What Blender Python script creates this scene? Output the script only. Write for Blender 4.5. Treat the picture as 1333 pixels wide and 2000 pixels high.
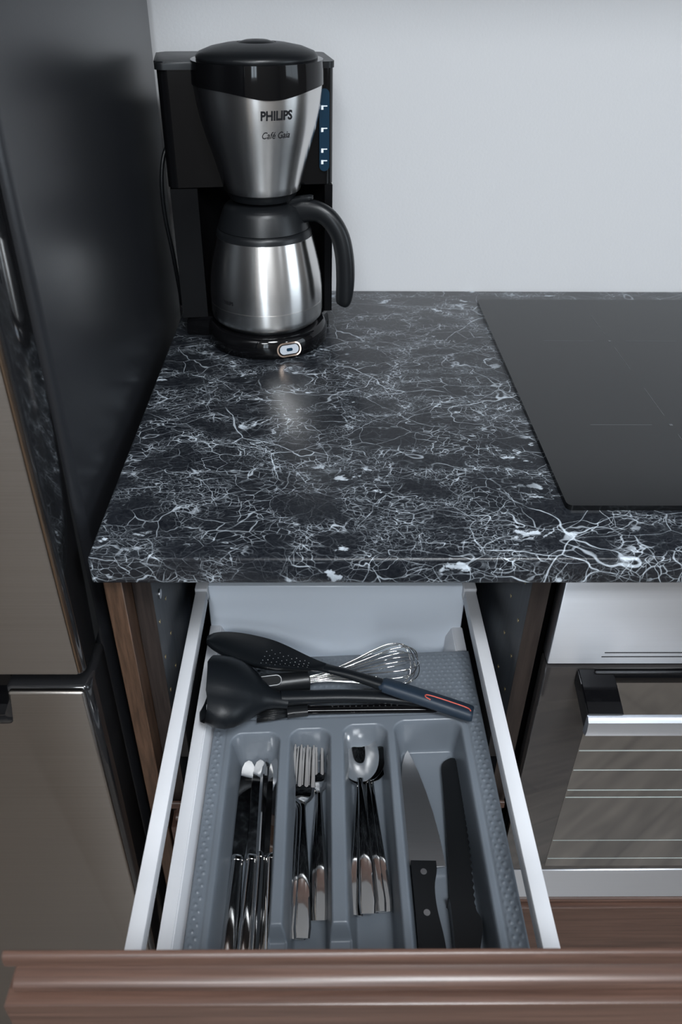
import bpy, bmesh, math, random
from mathutils import Vector, Matrix

random.seed(7)
for o in list(bpy.data.objects):
    bpy.data.objects.remove(o, do_unlink=True)
sc = bpy.context.scene
COL = sc.collection
ZC = 0.91            # height of the worktop above the floor; z below is given relative to the worktop
R = math.radians

# ------------------------------------------------------------------ camera
PITCH, YAW, ROLL = R(35.3205), R(0.61466), R(0.40222)
fw = Vector((math.sin(YAW)*math.cos(PITCH), math.cos(YAW)*math.cos(PITCH), -math.sin(PITCH)))
rt = Vector((math.cos(YAW), -math.sin(YAW), 0))
up = rt.cross(fw)
r2 = math.cos(ROLL)*rt + math.sin(ROLL)*up
u2 = -math.sin(ROLL)*rt + math.cos(ROLL)*up
cam = bpy.data.cameras.new('camera')
cam.sensor_fit = 'AUTO'
cam.sensor_width = 36.0
cam.lens = 1549.48/2000*36.0
cam.shift_x = 21.45/2000
cam.clip_start = 0.02
cam.dof.use_dof = True
cam.dof.focus_distance = 0.82
cam.dof.aperture_fstop = 9.0
camo = bpy.data.objects.new('camera', cam)
M = Matrix((r2, u2, -fw)).transposed().to_4x4()
M.translation = Vector((0, -0.5133, 0.4111+ZC))
camo.matrix_world = M
COL.objects.link(camo)
sc.camera = camo

# ------------------------------------------------------------------ world, light, exposure
w = bpy.data.worlds.new('world')
sc.world = w
w.use_nodes = True
bg = w.node_tree.nodes['Background']
bg.inputs[0].default_value = (0.72, 0.84, 1.0, 1)
bg.inputs[1].default_value = 1.0

def area(name, loc, rot, sx, sy, power, col=(1, 1, 1)):
    l = bpy.data.lights.new(name, 'AREA')
    l.shape = 'RECTANGLE'; l.size = sx; l.size_y = sy
    l.energy = power; l.color = col
    o = bpy.data.objects.new(name, l)
    o.location = loc; o.rotation_euler = rot
    COL.objects.link(o)
    return o
# daylight by the window behind the viewer; the unseen side window is added light
area('window_daylight', (-0.15, -2.67, 1.62), (R(90), 0, 0), 0.46, 1.30, 16, (0.78, 0.90, 1.0))
area('added_side_window_light', (2.57, -0.9, 1.60), (R(90), 0, R(90)), 1.30, 1.30, 16, (0.80, 0.91, 1.0))

vs = sc.view_settings
vs.view_transform = 'Standard'
vs.look = 'None'
vs.gamma = 1.0
vs.use_curve_mapping = False
vs.exposure = 0.12

# ------------------------------------------------------------------ materials
def newmat(name):
    m = bpy.data.materials.new(name)
    m.use_nodes = True
    nt = m.node_tree
    b = nt.nodes['Principled BSDF']
    return m, nt, b

def N(nt, typ, **kw):
    n = nt.nodes.new(typ)
    for k, v in kw.items():
        if k.startswith('i_'):
            key = k[2:]
            n.inputs[int(key) if key.isdigit() else key.replace('_', ' ')].default_value = v
        else:
            setattr(n, k, v)
    return n

def plain(name, col, rough=0.5, metal=0.0, spec=0.5, noise=0.0, nscale=40, bump=0.0, bscale=300, coat=0.0):
    m, nt, b = newmat(name)
    b.inputs['Base Color'].default_value = (*col, 1)
    b.inputs['Roughness'].default_value = rough
    b.inputs['Metallic'].default_value = metal
    b.inputs['Specular IOR Level'].default_value = spec
    b.inputs['Coat Weight'].default_value = coat
    L = nt.links
    tc = N(nt, 'ShaderNodeTexCoord')
    if noise:
        n = N(nt, 'ShaderNodeTexNoise', i_Scale=nscale, i_Detail=4.0)
        L.new(tc.outputs['Object'], n.inputs['Vector'])
        mr = N(nt, 'ShaderNodeMapRange', i_3=rough*(1-noise), i_4=min(1, rough*(1+noise)))
        L.new(n.outputs['Fac'], mr.inputs['Value'])
        L.new(mr.outputs[0], b.inputs['Roughness'])
    if bump:
        n2 = N(nt, 'ShaderNodeTexNoise', i_Scale=bscale, i_Detail=3.0)
        L.new(tc.outputs['Object'], n2.inputs['Vector'])
        bp = N(nt, 'ShaderNodeBump', i_Strength=bump, i_Distance=0.001)
        L.new(n2.outputs['Fac'], bp.inputs['Height'])
        L.new(bp.outputs[0], b.inputs['Normal'])
    return m

def brushed(name, col, rough, stretch, amount=0.12, metal=1.0, bump=0.05, aniso=0.0):
    m, nt, b = newmat(name)
    L = nt.links
    b.inputs['Metallic'].default_value = metal
    tc = N(nt, 'ShaderNodeTexCoord')
    mp = N(nt, 'ShaderNodeMapping')
    mp.inputs['Scale'].default_value = stretch
    L.new(tc.outputs['Object'], mp.inputs['Vector'])
    n = N(nt, 'ShaderNodeTexNoise', i_Scale=1.0, i_Detail=6.0, i_Roughness=0.7)
    L.new(mp.outputs[0], n.inputs['Vector'])
    cr = N(nt, 'ShaderNodeMapRange', i_1=0.3, i_2=0.7, i_3=1-amount, i_4=1+amount)
    L.new(n.outputs['Fac'], cr.inputs['Value'])
    mx = N(nt, 'ShaderNodeVectorMath', operation='SCALE')
    mx.inputs[0].default_value = col
    L.new(cr.outputs[0], mx.inputs['Scale'])
    L.new(mx.outputs[0], b.inputs['Base Color'])
    rr = N(nt, 'ShaderNodeMapRange', i_1=0.3, i_2=0.7, i_3=rough*(1-amount), i_4=rough*(1+amount))
    L.new(n.outputs['Fac'], rr.inputs['Value'])
    L.new(rr.outputs[0], b.inputs['Roughness'])
    bp = N(nt, 'ShaderNodeBump', i_Strength=bump, i_Distance=0.0005)
    L.new(n.outputs['Fac'], bp.inputs['Height'])
    L.new(bp.outputs[0], b.inputs['Normal'])
    if aniso:
        # brush lines run level round the part, so the gloss spreads up and down
        tg = N(nt, 'ShaderNodeTangent', direction_type='RADIAL', axis='Z')
        L.new(tg.outputs[0], b.inputs['Tangent'])
        b.inputs['Anisotropic'].default_value = aniso
        b.inputs['Anisotropic Rotation'].default_value = 0.25
    return m

def wood(name, c1, c2, stretch, rough=0.42, bump=0.15, spec=0.4):
    m, nt, b = newmat(name)
    L = nt.links
    tc = N(nt, 'ShaderNodeTexCoord')
    mp = N(nt, 'ShaderNodeMapping')
    mp.inputs['Scale'].default_value = stretch
    L.new(tc.outputs['Object'], mp.inputs['Vector'])
    n = N(nt, 'ShaderNodeTexNoise', i_Scale=1.0, i_Detail=8.0, i_Roughness=0.62, i_Distortion=0.6)
    L.new(mp.outputs[0], n.inputs['Vector'])
    n2 = N(nt, 'ShaderNodeTexNoise', i_Scale=4.0, i_Detail=6.0, i_Roughness=0.7)
    L.new(mp.outputs[0], n2.inputs['Vector'])
    ad = N(nt, 'ShaderNodeMath', operation='MULTIPLY_ADD')
    ad.inputs[1].default_value = 0.4
    L.new(n2.outputs['Fac'], ad.inputs[0]); L.new(n.outputs['Fac'], ad.inputs[2])
    cr = N(nt, 'ShaderNodeValToRGB')
    cr.color_ramp.elements[0].position = 0.52; cr.color_ramp.elements[0].color = (*c1, 1)
    cr.color_ramp.elements[1].position = 0.86; cr.color_ramp.elements[1].color = (*c2, 1)
    L.new(ad.outputs[0], cr.inputs[0])
    L.new(cr.outputs[0], b.inputs['Base Color'])
    b.inputs['Roughness'].default_value = rough
    b.inputs['Specular IOR Level'].default_value = spec
    bp = N(nt, 'ShaderNodeBump', i_Strength=bump, i_Distance=0.0008)
    L.new(ad.outputs[0], bp.inputs['Height'])
    L.new(bp.outputs[0], b.inputs['Normal'])
    return m

def marble():
    m, nt, b = newmat('black_marble_laminate')
    L = nt.links
    tc = N(nt, 'ShaderNodeTexCoord')
    # domain warp
    wn = N(nt, 'ShaderNodeTexNoise', i_Scale=14.0, i_Detail=3.0, i_Roughness=0.5)
    L.new(tc.outputs['Object'], wn.inputs['Vector'])
    sub = N(nt, 'ShaderNodeVectorMath', operation='SUBTRACT'); sub.inputs[1].default_value = (0.5, 0.5, 0.5)
    L.new(wn.outputs['Color'], sub.inputs[0])
    scl = N(nt, 'ShaderNodeVectorMath', operation='SCALE'); scl.inputs['Scale'].default_value = 0.034
    L.new(sub.outputs[0], scl.inputs[0])
    add = N(nt, 'ShaderNodeVectorMath', operation='ADD')
    L.new(tc.outputs['Object'], add.inputs[0]); L.new(scl.outputs[0], add.inputs[1])
    mp = N(nt, 'ShaderNodeMapping'); mp.inputs['Rotation'].default_value = (0, 0, R(-22)); mp.inputs['Scale'].default_value = (0.8, 1.25, 1.0)
    L.new(add.outputs[0], mp.inputs['Vector'])
    def math_(op, a, bb=None, clamp=False):
        n = N(nt, 'ShaderNodeMath', operation=op, use_clamp=clamp)
        for i, v in enumerate((a, bb)):
            if v is None: continue
            if isinstance(v, (int, float)): n.inputs[i].default_value = v
            else: L.new(v, n.inputs[i])
        return n.outputs[0]
    def noise(scale, detail=4, rough=0.6, off=0, vec=None):
        mm = N(nt, 'ShaderNodeMapping'); mm.inputs['Location'].default_value = (off, off*1.7, off*0.3)
        L.new(vec if vec else tc.outputs['Object'], mm.inputs['Vector'])
        n = N(nt, 'ShaderNodeTexNoise', i_Scale=scale, i_Detail=detail, i_Roughness=rough)
        L.new(mm.outputs[0], n.inputs['Vector'])
        return n.outputs['Fac']
    def ramp(v, lo, hi, a=0.0, bb=1.0):
        n = N(nt, 'ShaderNodeMapRange', interpolation_type='SMOOTHSTEP', i_1=lo, i_2=hi, i_3=a, i_4=bb)
        L.new(v, n.inputs['Value'])
        return n.outputs[0]
    def vein(scale, width, mlo, mhi, mscale, off):
        v = N(nt, 'ShaderNodeTexVoronoi', feature='DISTANCE_TO_EDGE', i_Scale=scale)
        L.new(mp.outputs[0], v.inputs['Vector'])
        wv = ramp(noise(scale*0.9, 5, 0.65, off), 0.36, 0.72, 0.15*width, width)
        d = math_('DIVIDE', v.outputs['Distance'], wv)
        line = ramp(d, 0.25, 1.0, 1.0, 0.0)
        mask = ramp(noise(mscale, 4, 0.6, off+5), mlo, mhi)
        return math_('MULTIPLY', line, mask)
    def ridge(scale, width, mlo, mhi, mscale, off, detail=3):
        n = noise(scale, detail, 0.5, off, mp.outputs[0])
        d = math_('ABSOLUTE', math_('SUBTRACT', n, 0.5))
        wv = ramp(noise(scale*1.3, 3, 0.6, off+3), 0.38, 0.70, 0.2*width, width)
        line = ramp(math_('DIVIDE', d, wv), 0.2, 1.0, 1.0, 0.0)
        return math_('MULTIPLY', line, ramp(noise(mscale, 4, 0.6, off+7), mlo, mhi))
    # fine veins crowd along the borders of large dark islands
    big = N(nt, 'ShaderNodeTexVoronoi', feature='DISTANCE_TO_EDGE', i_Scale=16.0)
    L.new(mp.outputs[0], big.inputs['Vector'])
    near = ramp(math_('ADD', big.outputs['Distance'], math_('MULTIPLY', math_('SUBTRACT', noise(45.0, 4, 0.6, 21.0), 0.5), 0.30)), 0.03, 0.24, 1.0, 0.10)
    v1 = vein(9.0, 0.011, 0.46, 0.56, 6.0, 1.0)
    v2 = vein(24.0, 0.019, 0.40, 0.56, 8.0, 2.0)
    v3 = math_('MULTIPLY', near, vein(52.0, 0.038, 0.38, 0.56, 9.0, 3.0))
    v4 = math_('MULTIPLY', near, vein(115.0, 0.075, 0.38, 0.58, 10.0, 9.0))
    v5 = math_('MULTIPLY', near, vein(220.0, 0.12, 0.40, 0.60, 12.0, 15.0))
    r1 = ridge(8.0, 0.007, 0.42, 0.58, 5.0, 11.0)
    r2 = math_('MULTIPLY', near, ridge(24.0, 0.016, 0.40, 0.56, 7.0, 12.0))
    # pale flecks
    fl = math_('MULTIPLY', ramp(noise(40.0, 5, 0.6, 4.0, mp.outputs[0]), 0.645, 0.69), ramp(noise(7.0, 3, 0.5, 8.0), 0.46, 0.60))
    s = math_('MULTIPLY', v1, 0.6)
    for vv, k in ((v2, 0.42), (v3, 0.50), (v4, 0.42), (v5, 0.28), (r1, 0.65), (r2, 0.60), (fl, 0.85)):
        s = math_('ADD', s, math_('MULTIPLY', vv, k))
    gr = math_('MULTIPLY', noise(260.0, 3, 0.7, 6.0), 0.06)
    s = math_('ADD', s, gr, True)
    cr = N(nt, 'ShaderNodeValToRGB')
    cr.color_ramp.elements[0].position = 0.02; cr.color_ramp.elements[0].color = (0.0045, 0.0056, 0.0085, 1)
    cr.color_ramp.elements[1].position = 1.0; cr.color_ramp.elements[1].color = (0.56, 0.62, 0.68, 1)
    L.new(s, cr.inputs[0])
    L.new(cr.outputs[0], b.inputs['Base Color'])
    b.inputs['Roughness'].default_value = 0.28
    b.inputs['Specular IOR Level'].default_value = 0.34
    bp = N(nt, 'ShaderNodeBump', i_Strength=0.04, i_Distance=0.0005)
    L.new(noise(500.0, 2, 0.5, 7.0), bp.inputs['Height'])
    L.new(bp.outputs[0], b.inputs['Normal'])
    return m

def parquet():
    m, nt, b = newmat('grey_brown_parquet')
    L = nt.links
    tc = N(nt, 'ShaderNodeTexCoord')
    mp = N(nt, 'ShaderNodeMapping'); mp.inputs['Rotation'].default_value = (0, 0, R(38))
    L.new(tc.outputs['Object'], mp.inputs['Vector'])
    br = N(nt, 'ShaderNodeTexBrick', i_Scale=1.0)
    br.inputs['Color1'].default_value = (0.20, 0.165, 0.135, 1)
    br.inputs['Color2'].default_value = (0.12, 0.098, 0.082, 1)
    br.inputs['Mortar'].default_value = (0.03, 0.025, 0.02, 1)
    br.inputs['Mortar Size'].default_value = 0.0015
    br.inputs['Brick Width'].default_value = 0.9
    br.inputs['Row Height'].default_value = 0.13
    L.new(mp.outputs[0], br.inputs['Vector'])
    m2 = N(nt, 'ShaderNodeMapping'); m2.inputs['Scale'].default_value = (3.0, 26.0, 1.0)
    L.new(mp.outputs[0], m2.inputs['Vector'])
    n = N(nt, 'ShaderNodeTexNoise', i_Scale=1.4, i_Detail=7.0, i_Distortion=1.5)
    L.new(m2.outputs[0], n.inputs['Vector'])
    mr = N(nt, 'ShaderNodeMapRange', i_1=0.3, i_2=0.7, i_3=0.55, i_4=1.35)
    L.new(n.outputs['Fac'], mr.inputs['Value'])
    sc_ = N(nt, 'ShaderNodeVectorMath', operation='SCALE')
    L.new(br.outputs['Color'], sc_.inputs[0]); L.new(mr.outputs[0], sc_.inputs['Scale'])
    L.new(sc_.outputs[0], b.inputs['Base Color'])
    b.inputs['Roughness'].default_value = 0.4
    return m

MT = {}
MT['wall'] = plain('white_wall_paint', (0.57, 0.57, 0.58), 0.85, spec=0.2, bump=0.25, bscale=260)
MT['room_wall'] = plain('taupe_wall_paint', (0.30, 0.285, 0.27), 0.85, spec=0.2)
MT['ceiling'] = plain('ceiling_paint', (0.85, 0.85, 0.86), 0.9)
MT['marble'] = marble()
MT['floor'] = parquet()
MT['cooktop'] = plain('black_ceramic_glass', (0.004, 0.0045, 0.005), 0.14, spec=0.45, noise=0.1)
MT['cookmark'] = plain('grey_print', (0.09, 0.095, 0.10), 0.4)
MT['fridge_side'] = plain('graphite_lacquer', (0.016, 0.017, 0.020), 0.30, spec=0.6, bump=0.05, bscale=500)
MT['fridge_door_side'] = plain('dark_glossy_lacquer', (0.012, 0.012, 0.013), 0.07, spec=0.6, noise=0.1)
MT['fridge_steel'] = brushed('warm_brushed_steel', (0.31, 0.285, 0.262), 0.32, (5, 5, 1400), 0.07, aniso=0.6)
MT['bronze_trim'] = plain('bronze_trim', (0.30, 0.22, 0.16), 0.3, 1.0, noise=0.1)
MT['wood_x'] = wood('walnut_grain_along', (0.048, 0.026, 0.0195), (0.098, 0.054, 0.040), (6, 300, 300), 0.30, 0.05)
MT['wood_z'] = wood('walnut_grain_upright', (0.036, 0.020, 0.012), (0.085, 0.046, 0.028), (160, 160, 14))
MT['carcass'] = wood('dark_carcass_foil', (0.018, 0.021, 0.026), (0.040, 0.046, 0.055), (160, 160, 8), 0.42)
MT['carcass_edge'] = wood('dark_brown_edge_foil', (0.014, 0.010, 0.009), (0.030, 0.022, 0.019), (160, 160, 8), 0.5)
MT['rail'] = plain('white_lacquered_aluminium', (0.62, 0.63, 0.66), 0.35, noise=0.1)
MT['drawer_back'] = plain('white_drawer_panel', (0.76, 0.83, 0.92), 0.30, noise=0.1)
MT['tray'] = plain('grey_tray_plastic', (0.135, 0.155, 0.180), 0.33, spec=0.5, bump=0.05, bscale=900)
MT['chrome'] = plain('polished_stainless', (0.72, 0.71, 0.70), 0.05, 1.0, noise=0.3)
MT['blade'] = brushed('ground_blade_steel', (0.60, 0.60, 0.61), 0.34, (10, 1600, 10), 0.08)
MT['black_plastic'] = plain('satin_black_plastic', (0.007, 0.0078, 0.009), 0.34, spec=0.32, noise=0.15, bump=0.04, bscale=800)
MT['black_gloss'] = plain('glossy_black_plastic', (0.003, 0.003, 0.0035), 0.06, spec=0.28, noise=0.2)
MT['nylon'] = plain('black_nylon', (0.006, 0.0075, 0.0095), 0.40, spec=0.26, noise=0.15, bump=0.08, bscale=600)
MT['navy'] = plain('navy_soft_grip', (0.011, 0.022, 0.038), 0.55, noise=0.1)
MT['orange'] = plain('orange_red_rubber', (0.55, 0.09, 0.06), 0.5)
MT['cm_steel'] = brushed('brushed_appliance_steel', (0.74, 0.725, 0.71), 0.26, (6, 6, 2600), 0.012, bump=0.0, aniso=0.88)
MT['oven_steel'] = brushed('brushed_oven_steel', (0.60, 0.62, 0.66), 0.42, (5, 5, 1800), 0.035, bump=0.02, aniso=0.85)
MT['print'] = plain('dark_grey_print', (0.012, 0.012, 0.014), 0.6, spec=0.2)
MT['white_print'] = plain('white_print', (0.8, 0.85, 0.9), 0.5)
MT['blue'] = plain('blue_water_gauge', (0.003, 0.022, 0.045), 0.12, noise=0.2)
MT['copper'] = plain('copper_ring', (0.75, 0.58, 0.48), 0.22, 1.0, noise=0.2)
MT['button'] = plain('silver_button', (0.62, 0.66, 0.72), 0.3, 0.6, noise=0.1)
MT['oven_glass'] = plain('dark_oven_glass', (0.030, 0.028, 0.028), 0.05, spec=0.9, noise=0.2)
MT['oven_window'] = plain('coated_oven_window', (0.32, 0.33, 0.34), 0.06, 1.0, noise=0.2)
MT['pane_edge'] = plain('pale_pane_edge', (0.45, 0.50, 0.48), 0.25, 0.3)
MT['black'] = plain('matt_black', (0.006, 0.006, 0.007), 0.5)
MT['shaded_column'] = plain('shaded_black_plastic', (0.003, 0.003, 0.0035), 0.3, spec=0.12, noise=0.1)  # gloss held low so the material carries the shade on the column
MT['brass'] = plain('brass_sleeve', (0.45, 0.35, 0.18), 0.35, 1.0)
MT['zinc'] = plain('zinc_fitting', (0.55, 0.56, 0.58), 0.3, 1.0)
MT['lamp'] = plain('lamp_body', (0.8, 0.8, 0.8), 0.4)
mg, ntg, bgp = newmat('fill_lamp_glow')
bgp.inputs['Emission Color'].default_value = (1.0, 0.93, 0.84, 1); bgp.inputs['Emission Strength'].default_value = 12
MT['glow'] = mg

# ------------------------------------------------------------------ helpers
def finish(bm, name, mat, parent=None, local=False, smooth=False, auto=None):
    """bm in scene coordinates with z relative to the worktop, or (local=True) in the parent's own frame"""
    bmesh.ops.recalc_face_normals(bm, faces=bm.faces)
    me = bpy.data.meshes.new(name)
    if not local:
        off = Vector((0, 0, ZC))
        if parent is not None:
            off = off - root_loc[parent.name]
        bmesh.ops.translate(bm, verts=bm.verts, vec=off)
    bm.to_mesh(me); bm.free()
    me.materials.append(MT[mat])
    if smooth:
        for p in me.polygons: p.use_smooth = True
        if auto is not None:
            me.set_sharp_from_angle(angle=R(auto))
    o = bpy.data.objects.new(name, me)
    COL.objects.link(o)
    if parent is not None: 
        o.parent = parent
        root_loc[o.name] = root_loc[parent.name].copy()
    else:
        root_loc[o.name] = Vector((0, 0, 0))
    return o
root_loc = {}

def thing(name, loc, label, cat, group=None, rot=(0, 0, 0), kind=None):
    o = bpy.data.objects.new(name, None)
    o.empty_display_size = 0.03
    o.location = (loc[0], loc[1], loc[2]+ZC); o.rotation_euler = rot
    COL.objects.link(o)
    root_loc[o.name] = Vector(o.location)
    tag(o, label, cat, group, kind)
    return o

def tag(o, label, cat, group=None, kind=None):
    if label: o['label'] = label
    if cat: o['category'] = cat
    if group: o['group'] = group
    if kind: o['kind'] = kind
    return o

def box_bm(x0, x1, y0, y1, z0, z1, bev=0.0, seg=2, bm=None):
    bm = bm or bmesh.new()
    r = bmesh.ops.create_cube(bm, size=1)
    for v in r['verts']:
        v.co = Vector(((x0+x1)/2+v.co.x*(x1-x0), (y0+y1)/2+v.co.y*(y1-y0), (z0+z1)/2+v.co.z*(z1-z0)))
    if bev:
        es = {e for v in r['verts'] for e in v.link_edges}
        bmesh.ops.bevel(bm, geom=list(es), offset=bev, segments=seg, affect='EDGES', profile=0.5)
    return bm

def box(name, x0, x1, y0, y1, z0, z1, mat, parent=None, bev=0.0, seg=2, local=False):
    return finish(box_bm(x0, x1, y0, y1, z0, z1, bev, seg), name, mat, parent, local, smooth=bev > 0, auto=40)

def loft_bm(loops, cap=True, bm=None, closed=True):
    bm = bm or bmesh.new()
    vl = [[bm.verts.new(p) for p in l] for l in loops]
    n = len(loops[0])
    for a, b in zip(vl[:-1], vl[1:]):
        for i in range(n if closed else n-1):
            j = (i+1) % n
            bm.faces.new((a[i], a[j], b[j], b[i]))
    if cap and closed:
        bm.faces.new(vl[0][::-1]); bm.faces.new(vl[-1])
    return bm

def lathe_bm(prof, seg=48, center=(0, 0, 0), bm=None):
    loops = []
    for r, z in prof:
        loops.append([(center[0]+r*math.cos(2*math.pi*i/seg), center[1]+r*math.sin(2*math.pi*i/seg), center[2]+z) for i in range(seg)])
    return loft_bm(loops, True, bm)

def smooth_path(pts, n=8):
    """Catmull-Rom through tuples of any length"""
    P = [pts[0]]+list(pts)+[pts[-1]]
    out = []
    for k in range(1, len(P)-2):
        for s in range(n):
            t = s/n
            a, b, c, d = P[k-1], P[k], P[k+1], P[k+2]
            out.append(tuple(0.5*((2*b[i])+(-a[i]+c[i])*t+(2*a[i]-5*b[i]+4*c[i]-d[i])*t*t+(-a[i]+3*b[i]-3*c[i]+d[i])*t**3) for i in range(len(b))))
    out.append(tuple(P[-2]))
    return out

def tube_bm(path, seg=10, upv=(0, 0, 1), bm=None, power=2.0):
    """path: (x, y, z, half_width, half_height); width lies across upv, superellipse section"""
    pts = [Vector(p[:3]) for p in path]
    loops = []
    side0 = None
    for i, p in enumerate(path):
        t = (pts[min(i+1, len(pts)-1)]-pts[max(i-1, 0)]).normalized()
        s = t.cross(Vector(upv))
        if s.length < 1e-4: s = side0 or Vector((1, 0, 0))
        s.normalize()
        if side0 is not None and s.dot(side0) < 0: s = -s
        side0 = s
        u = s.cross(t).normalized()
        l = []
        for k in range(seg):
            a = 2*math.pi*k/seg
            c, d = math.cos(a), math.sin(a)
            c = math.copysign(abs(c)**(2/power), c); d = math.copysign(abs(d)**(2/power), d)
            l.append(pts[i]+s*(p[3]*c)+u*(p[4]*d))
        loops.append(l)
    return loft_bm(loops, True, bm)

def prism_bm(outline, z0, z1, bev=0.0, seg=2, bm=None):
    bm = bm or bmesh.new()
    a = [bm.verts.new((x, y, z0)) for x, y in outline]
    b = [bm.verts.new((x, y, z1)) for x, y in outline]
    n = len(outline)
    for i in range(n):
        j = (i+1) % n
        bm.faces.new((a[i], a[j], b[j], b[i]))
    bm.faces.new(a[::-1]); top = bm.faces.new(b)
    if bev:
        es = [e for e in bm.edges if (e.verts[0].co.z == z1) and (e.verts[1].co.z == z1)]
        bmesh.ops.bevel(bm, geom=es, offset=bev, segments=seg, affect='EDGES', profile=0.5)
    return bm

def copy_tree(o, parent=None, name=None):
    c = o.copy(); COL.objects.link(c); c.parent = parent
    root_loc[c.name] = Vector(c.location)
    for ch in o.children: copy_tree(ch, c)
    return c

def text_bm(s, size, shear=0.0, bold=0.0):
    cu = bpy.data.curves.new('txt', 'FONT')
    cu.body = s; cu.size = size; cu.shear = shear; cu.offset = bold
    cu.align_x = 'CENTER'; cu.resolution_u = 3; cu.extrude = 0
    to = bpy.data.objects.new('txt', cu); COL.objects.link(to)
    dg = bpy.context.evaluated_depsgraph_get()
    me = bpy.data.meshes.new_from_object(to.evaluated_get(dg))
    bm = bmesh.new(); bm.from_mesh(me)
    bpy.data.objects.remove(to); bpy.data.curves.remove(cu); bpy.data.meshes.remove(me)
    return bm

# ------------------------------------------------------------------ room shell
FL = -ZC
def struct(name, x0, x1, y0, y1, z0, z1, mat):
    o = box(name, x0, x1, y0, y1, z0, z1, mat); o['kind'] = 'structure'; return o
struct('floor', -1.3, 2.75, -2.75, 0.75, FL-0.05, FL, 'floor')
struct('ceiling', -1.3, 2.75, -2.75, 0.75, 1.64, 1.70, 'ceiling')
struct('wall_back', -1.3, 2.75, 0.635, 0.75, FL, 1.64, 'wall')
struct('wall_left', -1.3, -1.2, -2.6, 0.635, FL, 1.64, 'room_wall')
def pierced_wall(name, axis, at, th, a0, a1, w0, w1, wz0, wz1):
    """a wall with one window opening, one continuous mesh"""
    bm = bmesh.new()
    A = [a0, w0, w1, a1]; Z = [FL, wz0, wz1, 1.64]
    for i in range(3):
        for j in range(3):
            if i == 1 and j == 1: continue
            if axis == 'y': box_bm(A[i], A[i+1], at-th, at, Z[j], Z[j+1], bm=bm)
            else: box_bm(at, at+th, A[i], A[i+1], Z[j], Z[j+1], bm=bm)
    bmesh.ops.remove_doubles(bm, verts=bm.verts, dist=1e-5)
    o = finish(bm, name, 'room_wall'); o['kind'] = 'structure'
pierced_wall('wall_front', 'y', -2.6, 0.15, -1.2, 2.6, -0.42, 0.12, 0.0, 1.42)
pierced_wall('wall_right', 'x', 2.6, 0.15, -2.6, 0.635, -1.6, -0.2, -0.01, 1.39)
def window(n, axis, c0, c1, z0, z1, at):
    bm = bmesh.new()
    t = 0.05
    def b(a0, a1, zz0, zz1):
        if axis == 'y': box_bm(a0, a1, at-0.03, at+0.03, zz0, zz1, bm=bm)
        else: box_bm(at-0.03, at+0.03, a0, a1, zz0, zz1, bm=bm)
    b(c0, c0+t, z0, z1); b(c1-t, c1, z0, z1); b(c0+t, c1-t, z0, z0+t); b(c0+t, c1-t, z1-t, z1)
    m = (c0+c1)/2; b(m-t/2, m+t/2, z0+t, z1-t)
    o = finish(bm, 'window_%d' % n, 'lamp'); o['kind'] = 'structure'
window(1, 'y', -0.42, 0.12, 0.0, 1.42, -2.63)
window(2, 'x', -1.6, -0.2, -0.01, 1.39, 2.63)  # unseen side window, added to let more light in

# ------------------------------------------------------------------ unseen ceiling lamps, added to light the scene
def lamp(loc, label, power, rad):
    t = thing('ceiling_fill_lamp', (loc[0], loc[1], 1.64), label, 'lamp')
    finish(lathe_bm([(rad, 0.0), (rad, -0.03), (rad-0.015, -0.034)], 40), 'housing', 'lamp', t, True, True, 30)
    finish(lathe_bm([(rad-0.016, -0.034), (rad-0.020, -0.038)], 40), 'diffuser', 'glow', t, True)
    l = bpy.data.lights.new('fill_lamp_light', 'AREA'); l.shape = 'DISK'; l.size = 2*rad-0.03; l.energy = power; l.color = (0.85, 0.925, 1.0)
    lo = bpy.data.objects.new('fill_lamp_light', l); COL.objects.link(lo); lo.parent = t; lo.location = (0, 0, -0.042)
lamp((0.30, -1.10), 'large white fill lamp added on the ceiling nearer to the worktop', 32, 0.30)
lamp((-0.25, -1.95), 'large white fill lamp added on the ceiling nearer to the window behind the viewer', 26, 0.30)
lamp((1.6, -1.5), 'small white fill lamp added on the ceiling towards the right wall', 9, 0.10)

# ------------------------------------------------------------------ wall cabinets above the worktop (over the frame, seen in reflections)
wc = thing('wall_cabinet', (0.40, 0.45, 0.63), 'walnut wall cabinet hanging above the worktop', 'cabinet')
box('body', -0.19, 1.20, 0.285, 0.634, 0.63, 1.34, 'carcass_edge', wc)
for k in range(3):
    box('cabinet_door', -0.188+0.463*k, -0.188+0.463*k+0.460, 0.266, 0.284, 0.632, 1.338, 'wood_x', wc, 0.002, 2)

# ------------------------------------------------------------------ refrigerator
FX = -0.2085
fr = thing('refrigerator', (FX-0.30, 0.30, FL), 'tall dark graphite refrigerator with brushed steel doors at the left', 'refrigerator')
box('body', FX-0.595, FX, 0.045, 0.612, FL+0.02, 0.92, 'fridge_side', fr, 0.013, 5)
box('plinth', FX-0.58, FX-0.02, 0.06, 0.60, FL, FL+0.02, 'black', fr)
box('door_gasket', FX-0.585, FX-0.012, 0.034, 0.046, FL+0.06, 0.90, 'black', fr)
ud = box('upper_door', FX-0.595, FX, -0.026, 0.034, -0.112, 0.918, 'fridge_door_side', fr, 0.006, 3)
box('steel_panel', FX-0.590, FX-0.0045, -0.030, -0.024, -0.106, 0.912, 'fridge_steel', ud, 0.002, 2)
box('trim', FX-0.0052, FX-0.0022, -0.0290, -0.020, -0.105, 0.912, 'bronze_trim', ud, 0.0008, 1)
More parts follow.
